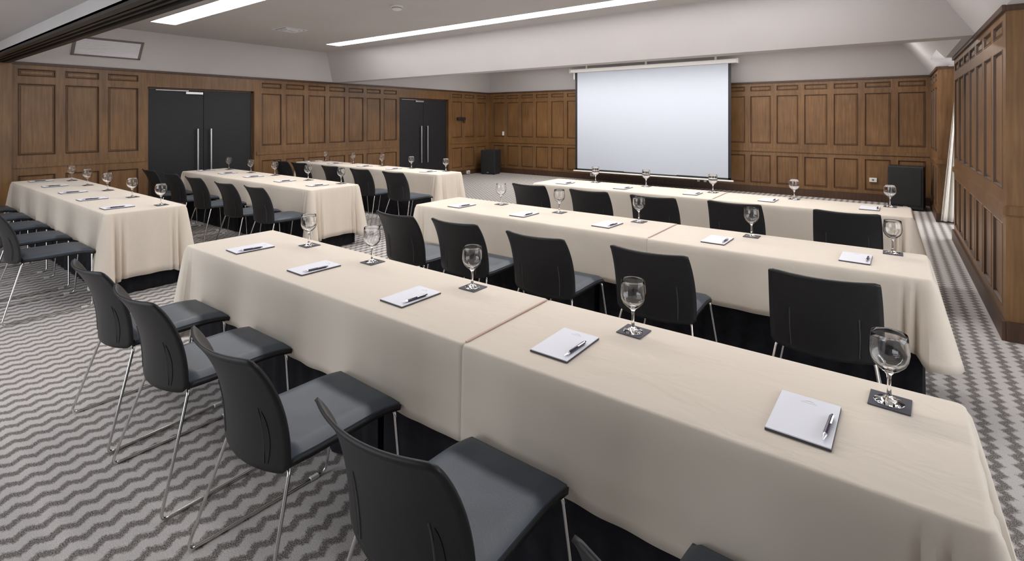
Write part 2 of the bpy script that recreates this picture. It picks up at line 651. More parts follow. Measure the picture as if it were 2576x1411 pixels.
c.quad((XR2, YS1, ZW), (XR, YS1, ZW), (XR, Y_BLOCK_END, ZW), (XR2, Y_BLOCK_END, ZW))
# near recess lid and the lower ceiling on the camera side of the beam
c.quad((XR, YB1, ZW), (XOUT, YB1, ZW), (XOUT, Y_BLOCK, ZW), (XR, Y_BLOCK, ZW))
c.quad((XL, YN, ZN), (XOUT, YN, ZN), (XOUT, YB0, ZN), (XL, YB0, ZN))
c.quad((XL, YB0, ZW), (XOUT, YB0, ZW), (XOUT, YB0, ZN), (XL, YB0, ZN))
struct(c.build('ceiling', 'plaster'), 'white tray ceiling with sloped sides and deep soffit', 'ceiling')
c = MB()
c.quad((XL, YN, ZW), (XL, YB0, ZW), (XL, YB0, ZN), (XL, YN, ZN))
struct(c.build('trim_9', 'plaster'))

# dark folding-partition track under the beam
tb = MB()
tb.box(XL, XOUT, YB0, YB1, ZW - 0.004, ZW + 0.02)
tb.box(XL, XOUT, YB0 - 0.004, YB0 + 0.05, ZW - 0.03, ZW - 0.004)
tb.box(XL, XOUT, YB1 - 0.05, YB1 + 0.004, ZW - 0.03, ZW - 0.004)
tb.box(XL, XOUT, YB0 + 0.085, YB0 + 0.105, ZW - 0.02, ZW - 0.004)
tb.box(XL, XOUT, YB1 - 0.105, YB1 - 0.085, ZW - 0.02, ZW - 0.004)
struct(tb.build('trim_1', 'track'), 'dark folding partition track crossing the ceiling', 'track')
struct(MB().box(XL, XL + 0.06, YB0 - 0.04, YB1 + 0.03, 0.0, ZW - 0.03).build('trim_2', 'wood'), 'walnut post on the left wall under the partition track', 'post')


def rails(name, segs, prot, z0, z1, m):
    """segs: list of (x0,y0,x1,y1,nx,ny) runs; n points into the room"""
    r = MB()
    for (xa, ya, xb, yb, nx, ny) in segs:
        X = sorted((xa, xb))
        Y = sorted((ya, yb))
        if nx:
            X = sorted((xa, xa + nx * prot))
        if ny:
            Y = sorted((ya, ya + ny * prot))
        r.box(X[0], X[1], Y[0], Y[1], z0, z1)
    return struct(r.build(name, m))


left_runs = [(XL, YN, XL, 3.10, 1, 0), (XL, 4.94, XL, 8.48, 1, 0), (XL, 10.32, XL, YB, 1, 0)]
back_runs = [(XL, YB, XR2, YB, 0, -1)]
right_runs = [(XR, Y_BLOCK - 0.018, XR, Y_BLOCK_END, -1, 0), (XR, Y_BLOCK, XOUT, Y_BLOCK, 0, -1)]
far_runs = [(XR2, Y_PIL - 0.018, XR2, YB, -1, 0), (XR2, Y_PIL, 1.5, Y_PIL, 0, -1)]
rails('baseboard_left', left_runs, 0.018, 0, 0.13, 'wood_dark')
rails('baseboard_back', back_runs, 0.018, 0, 0.15, 'wood_dark')
rails('baseboard_right', right_runs, 0.022, 0, 0.14, 'wood_dark')
rails('baseboard_right_far', far_runs, 0.018, 0, 0.13, 'wood_dark')
rails('trim_3', left_runs, 0.016, 0.895, 0.955, 'wood')
rails('trim_4', back_runs, 0.020, 0.90, 0.965, 'wood')
rails('trim_5', right_runs + far_runs, 0.018, 0.90, 0.965, 'wood')
rails('trim_6', [(XL, YN, XL, YB, 1, 0)], 0.022, 2.365, 2.402, 'wood_dark')
rails('trim_7', back_runs, 0.022, 2.365, 2.402, 'wood_dark')
rails('trim_8', right_runs + far_runs, 0.022, 2.36, 2.403, 'wood_dark')


# doors
def double_door(name, y0, y1, ztop, label):
    d = bpy.data.objects.new(name, None)
    COL.objects.link(d)
    struct(d, label, 'door')
    d.location = (XL - 0.09, (y0 + y1) / 2, 0)
    wd = (y1 - y0) / 2
    for s_ in (-1, 1):
        ya, yb = sorted((s_ * 0.003, s_ * (wd - 0.03)))
        leaf = MB().box(-0.02, 0.02, ya, yb, 0.01, ztop - 0.035, 0.002).build('door_leaf', 'door', d)
        h = MB()
        yy = s_ * 0.11
        h.tube([(0.075, yy, 0.45), (0.075, yy, 1.42)], 0.014, 12)
        for z in (0.55, 1.32):
            h.tube([(0.018, yy, z), (0.075, yy, z)], 0.009, 8)
        h.build('door_handle', 'steel', leaf, smooth=True)
    fr_ = MB()
    fr_.box(-0.025, 0.03, -wd, -wd + 0.028, 0, ztop).box(-0.025, 0.03, wd - 0.028, wd, 0, ztop)
    fr_.box(-0.025, 0.03, -wd, wd, ztop - 0.032, ztop)
    fr_.build('door_frame', 'wood_dark', d)
    cl = MB()
    cl.box(0.02, 0.06, -0.30, -0.02, ztop - 0.10, ztop - 0.055, 0.005)
    cl.box(0.03, 0.042, -0.75, -0.25, ztop - 0.047, ztop - 0.037)
    cl.build('door_closer', 'steel', d)
    MB().quad((-0.03, -wd, 0), (-0.03, wd, 0), (-0.03, wd, ztop), (-0.03, -wd, ztop)).build('door_backing', 'black', d)
    return d


double_door('door_1', 3.14, 4.90, 2.13, 'wide dark double door behind the left table rows')
double_door('door_2', 8.52, 10.28, 2.14, 'farther dark double door towards the screen corner')


# ------------------------------------------------------------------ ceiling fittings
def strip_light(x0, x1, y0, y1, z, label, group, m='strip'):
    t_ = thing('ceiling_light', label, 'ceiling light', ((x0 + x1) / 2, (y0 + y1) / 2, z), 0, group)
    hx, hy = (x1 - x0) / 2, (y1 - y0) / 2
    fr_ = MB()
    fr_.box(-hx, hx, -hy - 0.012, -hy, -0.012, -0.001).box(-hx, hx, hy, hy + 0.012, -0.012, -0.001)
    fr_.box(-hx, -hx + 0.008, -hy, hy, -0.012, -0.001).box(hx - 0.008, hx, -hy, hy, -0.012, -0.001)
    fr_.build('frame', 'white', t_)
    MB().box(-hx + 0.008, hx - 0.008, -hy, hy, -0.008, -0.002).build('diffuser', m, t_)
    return t_


ORD = ['first', 'second', 'third', 'fourth', 'fifth', 'sixth', 'seventh']
G1 = 'lit strips in the row over the left of the room'
G2 = 'lit strips in the row along the soffit'
L1s = 1.42
for i in range(6):
    x0 = -8.42 + L1s * i
    if i < 2:
        lb = 'bright white ceiling strip, %s from the left in the row near the dark track' % ORD[i]
    else:
        lb = 'ceiling strip in the near row, beyond the top edge of the photo'
    strip_light(x0, min(x0 + L1s, 0.1), 2.70, 3.01, ZC, lb, G1 if i < 2 else 'near-row strips above the frame', 'strip_first')
for i in range(6):
    x0 = -8.36 + 1.38 * i
    if i < 5:
        lb = 'thin bright ceiling strip along the soffit, %s from the left wall' % ORD[i]
    else:
        lb = 'ceiling strip along the soffit, outside the photo at its right end'
    strip_light(x0, min(x0 + 1.38, 0.1), 5.45, 5.72, ZC, lb, G2)
for i in range(6):
    x0 = -8.36 + 1.38 * i
    strip_light(x0, x0 + 1.38, 9.95, 10.40, ZC, 'ceiling strip hidden behind the soffit, over the screen end', 'hidden strips behind the soffit', 'strip_back')
for j, yy in enumerate((-0.6, -2.6)):
    for i in range(4):
        x0 = -8.6 + 1.75 * i
        strip_light(x0, x0 + 1.3, yy, yy + 0.3, ZN, 'ceiling strip behind the camera in the lower ceiling', 'strips behind the camera', 'strip_near')

# square ceiling diffuser and smoke detector
t_ = thing('ceiling_vent', 'small square air vent in the flat ceiling between the light strips', 'vent', (-7.5, 4.26, ZC))
v_ = MB()
for r_, z0 in ((0.19, -0.006), (0.14, -0.016), (0.09, -0.026)):
    w2 = r_ - 0.020
    v_.box(-r_, r_, -r_, -w2, z0, -0.001).box(-r_, r_, w2, r_, z0, -0.001)
    v_.box(-r_, -w2, -w2, w2, z0, -0.001).box(w2, r_, -w2, w2, z0, -0.001)
v_.build('vent_rings', 'vent', t_)
MB().box(-0.17, 0.17, -0.17, 0.17, -0.003, -0.001).build('vent_backing', 'grey_frame', t_)
t_ = thing('smoke_detector', 'round white smoke detector on the ceiling above the middle rows', 'smoke detector', (-4.88, 4.16, ZC))
MB().lathe([(0, -0.001), (0.075, -0.001), (0.075, -0.012), (0.06, -0.02), (0.058, -0.045), (0.04, -0.055), (0, -0.056)], 28).build('body', 'white', t_, smooth=True)
MB().lathe([(0.0605, -0.024), (0.0605, -0.032)], 28).build('sensor_slot', 'grey_frame', t_)

# big return-air grille lying in the left slope
ang = math.atan2(ZC - ZW, DK)
t_ = thing('wall_vent', 'large framed air grille in the sloped band above the left panelling', 'vent', (0, 0, 0))
y0, y1 = 2.12, 2.99
sl = math.hypot(K, 1)


def on_slope(sv, y, off):      # sv: height above wood top, off: out from the slope
    nx, nz = 1 / sl, -K / sl
    return (XL + K * sv + nx * off, y, ZW + sv + nz * off)


def slope_bar(mb_, s0, s1, ya, yb, o0, o1):
    n_ = len(mb_.v)
    for o_ in (o0, o1):
        mb_.v += [on_slope(s0, ya, o_), on_slope(s1, ya, o_), on_slope(s1, yb, o_), on_slope(s0, yb, o_)]
    for q in ((0, 1, 2, 3), (4, 5, 6, 7), (0, 1, 5, 4), (1, 2, 6, 5), (2, 3, 7, 6), (3, 0, 4, 7)):
        mb_.f.append(tuple(n_ + i for i in q))


s0, s1 = 0.155, 0.415
v_ = MB()
slope_bar(v_, s0, s0 + 0.02, y0, y1, 0, 0.018)
slope_bar(v_, s1 - 0.02, s1, y0, y1, 0, 0.018)
slope_bar(v_, s0, s1, y0, y0 + 0.035, 0, 0.018)
slope_bar(v_, s0, s1, y1 - 0.035, y1, 0, 0.018)
v_.build('frame', 'grey_frame', t_)
v_ = MB()
nsl = 14
for i in range(nsl):
    a_ = s0 + 0.02 + (s1 - s0 - 0.04) * i / nsl
    slope_bar(v_, a_, a_ + 0.012, y0 + 0.03, y1 - 0.03, 0.004, 0.012)
slope_bar(v_, s0 + 0.02, s1 - 0.02, y0 + 0.03, y1 - 0.03, 0.001, 0.003)
v_.build('grille', 'vent', t_)

# ------------------------------------------------------------------ projection screen
t_ = thing('projection_screen', 'large white pull-down projection screen with black borders', 'projection screen', (-4.66, 11.5, 0))
SW = 1.9
MB().box(-SW - 0.12, SW + 0.12, -0.05, 0.06, 2.79, 2.88, 0.012).build('case', 'white', t_)
cp = MB()
cp.box(-SW - 0.15, -SW - 0.12, -0.055, 0.065, 2.78, 2.885, 0.006).box(SW + 0.12, SW + 0.15, -0.055, 0.065, 2.78, 2.885, 0.006)
cp.build('end_cap', 'white', t_)
MB().grid(lambda u, v: (-SW + 0.06 + u * (2 * SW - 0.12), 0.004 * math.sin(u * 9) * (1 - v), 0.32 + v * 2.47), 40, 10).build('fabric', 'screen', t_, smooth=True)
bd = MB()
bd.box(-SW, -SW + 0.06, 0, 0.003, 0.30, 2.79).box(SW - 0.06, SW, 0, 0.003, 0.30, 2.79).box(-SW, SW, 0, 0.003, 0.295, 0.33)
bd.build('black_border', 'black', t_)
MB().tube([(-SW - 0.05, 0, 0.27), (SW + 0.05, 0, 0.27)], 0.018, 10).build('bottom_bar', 'white', t_, smooth=True)
hk = MB()
hk.box(-SW - 0.05, -SW - 0.02, 0.0, 0.04, 2.62, 2.79).box(-0.02, 0.02, 0.0, 0.03, 2.88, 2.96).box(-SW + 0.3, -SW + 0.34, 0.0, 0.03, 2.88, 2.97).box(SW - 0.34, SW - 0.3, 0.0, 0.03, 2.88, 2.97)
hk.build('mounting_bracket', 'white', t_)


# ------------------------------------------------------------------ speakers, wall bits
def subwoofer(loc, rz, label, h, wd=0.5):
    t_ = thing('floor_speaker', label, 'speaker', loc, rz)
    MB().box(-wd / 2, wd / 2, -0.2, 0.22, 0.02, h, 0.012).build('cabinet', 'speaker', t_)
    MB().box(-wd / 2 + 0.03, wd / 2 - 0.03, -0.212, -0.2, 0.09, h - 0.04, 0.004).build('grille', 'black', t_)
    MB().box(-0.03, 0.03, -0.214, -0.2, 0.045, 0.07).build('badge', 'steel', t_)
    for sx in (-1, 1):
        for sy in (-0.16, 0.18):
            MB().box(sx * (wd / 2 - 0.05) - 0.02, sx * (wd / 2 - 0.05) + 0.02, sy - 0.02, sy + 0.02, 0, 0.02).build('foot', 'black', t_)
    return t_


subwoofer((-9.42, 11.55, 0), 0.25, 'black floor speaker in the corner left of the screen', 0.70, 0.45)
subwoofer((0.20, 11.45, 0), -0.1, 'black floor speaker at the end of the right aisle', 0.76, 0.5)

t_ = thing('wall_phone', 'small dark device mounted on the panelling right of the far door', 'wall device', (XL, 10.78, 1.60))
MB().box(0, 0.06, -0.16, 0.16, -0.03, 0.05, 0.01).build('body', 'black', t_)
MB().box(0.02, 0.05, 0.08, 0.16, -0.10, -0.03, 0.008).build('bracket', 'wood_dark', t_)
t_ = thing('light_switch', 'small cream switch plate on the back panelling near the corner', 'switch', (-9.34, YB, 1.17))
MB().box(-0.035, 0.035, -0.012, 0, -0.06, 0.06, 0.004).build('plate', 'white', t_)
MB().box(-0.015, 0.015, -0.017, -0.012, -0.025, 0.025, 0.002).build('rocker', 'curtain', t_)
for x_, z_, lb in ((-6.35, 0.13, 'white socket plate low on the back wall under the screen, left part'), (-0.42 + 0.12, 0.42, 'pale socket plate on a lower panel near the right speaker')):
    t_ = thing('wall_socket', lb, 'socket', (x_, YB, z_))
    MB().box(-0.06, 0.06, -0.03, 0, -0.04, 0.04, 0.004).build('plate', 'white', t_)
    MB().lathe([(0, -0.0305), (0.018, -0.0305), (0.02, -0.0315)], 16, (0, 0, 0), 'y').build('outlet', 'grey_frame', t_)
t_ = thing('socket_strip', 'small row of white sockets low on the wall under the screen, right part', 'socket', (-3.45, YB, 0.17))
MB().box(-0.22, 0.22, -0.022, 0, -0.03, 0.03, 0.004).build('base', 'wood_dark', t_)
for q in (-0.15, 0, 0.15):
    MB().box(q - 0.03, q + 0.03, -0.027, -0.022, -0.022, 0.022, 0.002).build('outlet', 'white', t_)
t_ = thing('floor_box', 'small pale box on the skirting left of the corner speaker', 'socket', (XL + 0.018, 11.05, 0.06))
MB().box(0, 0.05, -0.06, 0.06, -0.04, 0.05, 0.005).build('body', 'white', t_)
MB().box(0.05, 0.054, -0.03, 0.03, -0.02, 0.02).build('cover', 'grey_frame', t_)


# curtain in the far recess, gathered at the top and spreading at the floor
def curtain_pt(u, v):
    sp = 0.02 + 0.13 * v
    x = 0.80 - 0.02 * v + (u - 0.5) * 2 * sp
    x = 0.81 - 0.07 * v + (u - 0.5) * 2 * sp
    y = 10.16 + 0.035 * math.sin(u * 26) * (0.4 + 0.6 * v) - 0.03 * v
    return (x, y, 2.38 - 2.34 * v)


cu = MB().grid(curtain_pt, 60, 24).build('curtain', 'curtain', None, smooth=True)
md = cu.modifiers.new('solid', 'SOLIDIFY')
md.thickness = 0.003
tag(cu, 'white curtain hanging beside the pilaster at the far right', 'curtain')
t_ = thing('curtain_rod', 'curtain rail at the top of the far right window recess', 'curtain rail', (1.0, 10.16, 2.40))
MB().tube([(-0.32, 0, 0), (0.46, 0, 0)], 0.012, 10).build('rod', 'steel', t_, smooth=True)
MB().box(-0.30, -0.27, -0.01, 0.09, -0.01, 0.01).build('rod_bracket', 'steel', t_)


# ------------------------------------------------------------------ tables
TZ = 0.745


def smoothstep(a_, b_, x):
    x = max(0, min(1, (x - a_) / (b_ - a_)))
    return x * x * (3 - 2 * x)


def cloth(x0, x1, y0, y1, drop_f, drop_b, drop_l, drop_r, seed, label, left_free=True, right_free=True, hem=False, lift=0.0):
    rnd = random.Random(seed)
    R = 0.022
    # perimeter: start at front-left, go to front-right, back-right, back-left
    segs = []
    step = 0.0125
    pts = []     # (x, y, nx, ny, drop, wave amp, corner factor, s)

    def run(ax, ay, bx, by, nx, ny, dr, amp, free0, free1, d0, d1):
        ln = math.hypot(bx - ax, by - ay)
        n_ = max(2, int(ln / step))
        for i in range(n_):
            tt = i / n_
            dist0, dist1 = tt * ln, (1 - tt) * ln
            d_ = dr
            cw = 0
            amp_ = amp
            if not free0:
                amp_ *= smoothstep(0, 0.25, dist0)
            if not free1:
                amp_ *= smoothstep(0, 0.25, dist1)
            if free0:
                k_ = 1 - smoothstep(0, 0.16, dist0)
                d_ = d_ + (d0 - d_) * k_ ** 2.2
                cw = max(cw, k_)
            if free1:
                k_ = 1 - smoothstep(0, 0.16, dist1)
                d_ = d_ + (d1 - d_) * k_ ** 2.2
                cw = max(cw, k_)
            pts.append([ax + (bx - ax) * tt, ay + (by - ay) * tt, nx, ny, d_, amp_, cw])

    dc = lambda a_, b_: min(0.66, math.hypot(a_, b_) * 0.93) if max(a_, b_) > 0.5 else max(a_, b_) + 0.06
    aend, afr = 0.011, 0.004
    run(x0 + R, y0, x1 - R, y0, 0, -1, drop_f, afr, left_free, right_free, dc(drop_f, drop_l), dc(drop_f, drop_r))

    def corner(cx, cy, a0, dr, fr=True):
        for i in range(7):
            a_ = a0 + (PI / 2) * i / 7
            pts.append([cx + R * math.cos(a_), cy + R * math.sin(a_), math.cos(a_), math.sin(a_), dr, 0.01 if fr else 0.0, 1.0 if fr else 0.0])
    corner(x1 - R, y0 + R, -PI / 2, dc(drop_f, drop_r) if right_free else drop_f, right_free)
    run(x1, y0 + R, x1, y1 - R, 1, 0, drop_r, aend if right_free else 0.0, right_free, right_free, dc(drop_f, drop_r), dc(drop_b, drop_r))
    corner(x1 - R, y1 - R, 0, dc(drop_b, drop_r) if right_free else drop_b, right_free)
    run(x1 - R, y1, x0 + R, y1, 0, 1, drop_b, afr, right_free, left_free, dc(drop_b, drop_r), dc(drop_b, drop_l))
    corner(x0 + R, y1 - R, PI / 2, dc(drop_b, drop_l) if left_free else drop_b, left_free)
    run(x0, y1 - R, x0, y0 + R, -1, 0, drop_l, aend if left_free else 0.0, left_free, left_free, dc(drop_b, drop_l), dc(drop_f, drop_l))
    corner(x0 + R, y0 + R, PI, dc(drop_f, drop_l) if left_free else drop_f, left_free)
    NP = len(pts)
    ph = [rnd.uniform(0, 6.28) for _ in range(5)]
    L_ = NP * step
    z_top = TZ + 0.006 + lift
    levels = [(-0.010, 0.0, None), (-0.0055, -0.0012, None), (-0.001, -0.0045, None), (0.001, -0.011, None)]
    depth = [0.04, 0.12, 0.2, 0.3, 0.4, 0.5, 0.6, 0.7, 0.8, 0.9, 1.0]
    mb_ = MB()
    rows = []

    def wave(i):
        s_ = i * step
        k1 = 2 * PI * round(L_ / 0.31) / L_
        k2 = 2 * PI * round(L_ / 0.17) / L_
        k3 = 2 * PI * round(L_ / 0.9) / L_
        return 0.5 * math.sin(k1 * s_ + ph[0]) * (0.6 + 0.4 * math.sin(k3 * s_ + ph[1])) + 0.28 * math.sin(k2 * s_ + ph[2]) + 0.35 * math.sin(k3 * s_ * 2 + ph[3])
    for off, dz, _ in levels:
        rows.append([(p[0] + p[2] * off, p[1] + p[3] * off, z_top + dz) for p in pts])
    for dd in depth:
        row = []
        for i, p in enumerate(pts):
            drop = p[4]
            dl = 0.011 + (drop - 0.011) * dd
            wv = wave(i)
            amp = p[5] * (0.25 + 1.75 * dd ** 1.2)
            cf = p[6]
            # corner cones: flare outwards plus sharp folds
            fold = math.sin(cf * 14.0) if cf > 0 else 0
            off = 0.003 + amp * (wv + 0.9) + cf * cf * 0.045 * dd + fold * 0.036 * dd ** 0.7 * math.sqrt(cf)
            off += 0.008 * dd
            row.append((p[0] + p[2] * off, p[1] + p[3] * off, z_top - dl))
        rows.append(row)
    for r_ in rows:
        mb_.v += r_
    for j in range(len(rows) - 1):
        for i in range(NP):
            i2 = (i + 1) % NP
            skip = False
            if j >= 3:
                if not right_free and pts[i][2] > 0.7 and pts[i2][2] > 0.7:
                    skip = True
                if not left_free and pts[i][2] < -0.7 and pts[i2][2] < -0.7:
                    skip = True
            if not skip:
                mb_.f.append((j * NP + i, j * NP + i2, (j + 1) * NP + i2, (j + 1) * NP + i))
    mb_.f.append(tuple(range(NP)))
    o = mb_.build('tablecloth', 'cloth', None, smooth=True)
    md_ = o.modifiers.new('solid', 'SOLIDIFY')
    md_.thickness = 0.0015
    md_.offset = 1
    tag(o, label, 'tablecloth', 'beige cloths on the table rows')
    if hem:
        hm = MB()
        hm.box(x1 - 0.006, x1 + 0.002, y0 + 0.02, y1 - 0.02, z_top + 0.0015, z_top + 0.0045)
        hm.build('hem', 'hem', o)
    return o


def table(x0, x1, y0, y1, label, ends):
    t_ = thing('banquet_table', label, 'table', ((x0 + x1) / 2, (y0 + y1) / 2, 0), 0, 'long skirted tables under the cloths')
    hx, hy = (x1 - x0) / 2, (y1 - y0) / 2
    MB().box(-hx, hx, -hy, hy, TZ - 0.028, TZ, 0.003).build('table_top', 'board', t_)
    for sx in (-1, 1):
        for sy in (-1, 1):
            MB().tube([(sx * (hx - 0.14), sy * (hy - 0.08), TZ - 0.028), (sx * (hx - 0.14), sy * (hy - 0.08), 0.0)], 0.014, 8).build('leg', 'chrome', t_, smooth=True)
    # floor-length black skirt, gently pleated
    per = []
    ins = 0.022
    nf = 70
    for i in range(nf):
        per.append((-hx + ins + (2 * hx - 2 * ins) * i / nf, -hy + ins, 0, -1, True))
    nr = 24
    for i in range(nr):
        per.append((hx - ins, -hy + ins + (2 * hy - 2 * ins) * i / nr, 1, 0, ends[1]))
    for i in range(nf):
        per.append((hx - ins - (2 * hx - 2 * ins) * i / nf, hy - ins, 0, 1, True))
    for i in range(nr):
        per.append((-hx + ins, hy - ins - (2 * hy - 2 * ins) * i / nr, -1, 0, ends[0]))
    sk = MB()
    zs = [TZ - 0.03, 0.5, 0.3, 0.15, 0.012]
    for z in zs:
        k_ = (TZ - z) / TZ
        for i, p in enumerate(per):
            o_ = 0.012 * k_ * math.sin(i * 1.3 + x0 * 3)
            if not p[4]:
                o_ = -0.0
            sk.v.append((p[0] + p[2] * o_, p[1] + p[3] * o_, z))
    npz = len(per)
    for j in range(len(zs) - 1):
        for i in range(npz):
            i2 = (i + 1) % npz
            sk.f.append((j * npz + i, j * npz + i2, (j + 1) * npz + i2, (j + 1) * npz + i))
    sk.build('table_skirt', 'skirt', t_, smooth=True)
    return t_


ROWS = {
    'R1': dict(x=(-3.72, 0.17), y=(1.39, 1.98), nm='nearest right row'),
    'R2': dict(x=(-3.72, 0.17), y=(3.40, 4.02), nm='middle right row'),
    'R3': dict(x=(-3.76, 0.14), y=(5.48, 6.12), nm='right row by the screen'),
    'A': dict(x=(-9.42, -5.52), y=(1.43, 2.07), nm='nearest left row'),
    'B': dict(x=(-9.15, -5.48), y=(3.37, 4.05), nm='middle left row'),
    'C': dict(x=(-9.42, -5.48), y=(5.48, 5.99), nm='farthest left row'),
}
for i, (k, r) in enumerate(ROWS.items()):
    (x0, x1), (y0, y1) = r['x'], r['y']
    xm = (x0 + x1) / 2
    table(x0 + 0.015, xm - 0.002, y0 + 0.015, y1 - 0.015, 'left table of the %s, mostly hidden by beige cloth' % r['nm'], (True, False))
    table(xm + 0.002, x1 - 0.015, y0 + 0.015, y1 - 0.015, 'right table of the %s, black skirt below beige cloth' % r['nm'], (False, True))
FD, ED = 0.355, 0.59
seam = {'R1': -1.265, 'R2': -1.365, 'R3': -1.50}
for i, (k, r) in enumerate(ROWS.items()):
    (x0, x1), (y0, y1) = r['x'], r['y']
    if k in seam:
        sx = seam[k]
        cloth(x0, sx, y0, y1, FD, FD, ED, 0.05, 10 + i, 'beige cloth on the left part of the %s' % r['nm'], right_free=False, hem=True, lift=0.003)
        cloth(sx - 0.01, x1, y0, y1, FD, FD, 0.05, 0.37, 30 + i, 'beige cloth on the right part of the %s' % r['nm'], left_free=False)
    else:
        cloth(x0, x1, y0, y1, FD - 0.02, FD, ED, ED, 50 + i, 'single long beige cloth over the %s' % r['nm'])


# ------------------------------------------------------------------ chairs
def chair_proto():
    t_ = thing('conference_chair', 'x', 'chair', (0, 0, 0), 0, 'black conference chairs along the tables')
    # seat pan + cushion
    hw = 0.210

    def seat_section(y):          # z of the top at y (waterfall front)
        k_ = max(0, (y - 0.42) / 0.16)
        return 0.478 - 0.020 * k_ ** 2 + 0.006 * max(0, (0.2 - y) / 0.1)

    def pan(u, v):
        y = 0.105 + 0.475 * v
        return ((u - 0.5) * 2 * (hw + 0.004 - 0.012 * v) - 0.006, y, seat_section(y) - 0.014)
    pn = MB().grid(pan, 10, 16).build('seat_pan', 'plastic', t_, smooth=True)
    md_ = pn.modifiers.new('s', 'SOLIDIFY')
    md_.thickness = 0.02
    md_.offset = -1 if pn.data.polygons[0].normal.z > 0 else 1
    bm = bmesh.new()
    NU, NV = 14, 20
    top = []
    vs = {}
    for lay in (0, 1):
        for j in range(NV + 1):
            for i in range(NU + 1):
                u, v = i / NU, j / NV
                y = 0.115 + 0.460 * v
                ex = min(u, 1 - u) * 2 * hw
                ey = min(v, 1 - v) * 0.460
                e = min(ex, ey)
                rr = 0.018
                drop = 0 if e > rr else (rr - math.sqrt(max(0, rr * rr - (rr - e) ** 2)))
                zt = seat_section(y) + 0.012 - drop - 0.006 * (1 - ((u - 0.5) * 2) ** 2) * (1 - abs(v - 0.4) * 1.5)
                if lay:
                    zt = seat_section(y) - 0.013
                vs[lay, i, j] = bm.verts.new(((u - 0.5) * 2 * (hw - 0.012 * v) - 0.006, y, zt))
    for j in range(NV):
        for i in range(NU):
            bm.faces.new((vs[0, i, j], vs[0, i + 1, j], vs[0, i + 1, j + 1], vs[0, i, j + 1]))
            bm.faces.new((vs[1, i, j], vs[1, i, j + 1], vs[1, i + 1, j + 1], vs[1, i + 1, j]))
    for j in range(NV):
        bm.faces.new((vs[0, 0, j], vs[0, 0, j + 1], vs[1, 0, j + 1], vs[1, 0, j]))
        bm.faces.new((vs[0, NU, j + 1], vs[0, NU, j], vs[1, NU, j], vs[1, NU, j + 1]))
    for i in range(NU):
        bm.faces.new((vs[0, i + 1, 0], vs[0, i, 0], vs[1, i, 0], vs[1, i + 1, 0]))
        bm.faces.new((vs[0, i, NV], vs[0, i + 1, NV], vs[1, i + 1, NV], vs[1, i, NV]))
    mb_ = MB()
    mb_.add_bm(bm)
    mb_.build('seat_cushion', 'cushion', t_, smooth=True)
    # moulded backrest: wraps forward at the sides, corners sweep up and back

    def back(u, v, off=0.0):
        s_ = (u - 0.5) * 2
        z = 0.452 + 0.398 * v - 0.014 * (1 - s_ * s_) * (1 - v) ** 2 - 0.006 * (1 - s_ * s_) * v ** 3
        half = 0.232 + 0.006 * math.sin(v * PI) - 0.007 * v
        cr = max(0, abs(s_) - 0.86) / 0.14
        z += (0.020 * cr ** 2) * (1 - v) ** 6 - 0.008 * cr ** 2 * v ** 10
        y = 0.094 - 0.112 * v ** 2.5
        y -= 0.050 * (1 - s_ * s_)
        return (s_ * half + 0.006 * (1 - v), y + off, z)
    bk = MB().grid(lambda u, v: back(u, v), 22, 18).build('backrest', 'plastic', t_, smooth=True)
    md_ = bk.modifiers.new('s', 'SOLIDIFY')
    md_.thickness = 0.011
    md_.offset = 0
    for sg in (-1, 1):
        sl_ = MB()

        def sp(u, v, sg=sg):
            uu = 0.5 + sg * (0.330 + 0.008 * math.sin(v * PI)) + (u - 0.5) * 0.055 * math.sin(PI * min(1, max(0.02, v))) ** 0.6
            p = back(uu, 0.06 + 0.44 * v, -0.0075)
            return p
        sl_.grid(sp, 3, 10)
        sl_.build('slot', 'slot', bk, smooth=True)
        rib = MB()
        rp = []
        for q in range(9):
            vv = 0.06 + 0.46 * q / 8
            p = back(0.5 + sg * (0.298 + 0.008 * math.sin(vv * 5)), vv, -0.0060)
            rp.append(p)
        rib.tube(rp, 0.0032, 6)
        rib.build('rib', 'rib', bk, smooth=True)
    # chromed sled frame: front leg, floor runner, rear leg on each side; cross bars
    for sg in (-1, 1):
        fl = bend([(sg * 0.06, 0.535, 0.430), (sg * 0.190, 0.55, 0.440), (sg * 0.268, 0.535, 0.008), (sg * 0.272, 0.27, 0.008)], 0.03, 5)
        MB().tube(fl, 0.0062, 10).build('leg', 'chrome', t_, smooth=True)
        rl = bend([(sg * 0.06, 0.14, 0.448), (sg * 0.205, 0.112, 0.452), (sg * 0.278, -0.020, 0.008), (sg * 0.272, 0.275, 0.008)], 0.03, 5)
        MB().tube(rl, 0.0062, 10).build('leg', 'chrome', t_, smooth=True)
        MB().box(sg * 0.270 - 0.009, sg * 0.270 + 0.009, 0.46, 0.50, 0.0005, 0.017, 0.003).build('glide', 'glide', t_)
    MB().tube([(-0.06, 0.535, 0.430), (0.06, 0.535, 0.430)], 0.0062, 8).build('crossbar', 'chrome', t_, smooth=True)
    MB().tube([(-0.06, 0.14, 0.448), (0.06, 0.14, 0.448)], 0.0062, 8).build('crossbar', 'chrome', t_, smooth=True)
    return t_


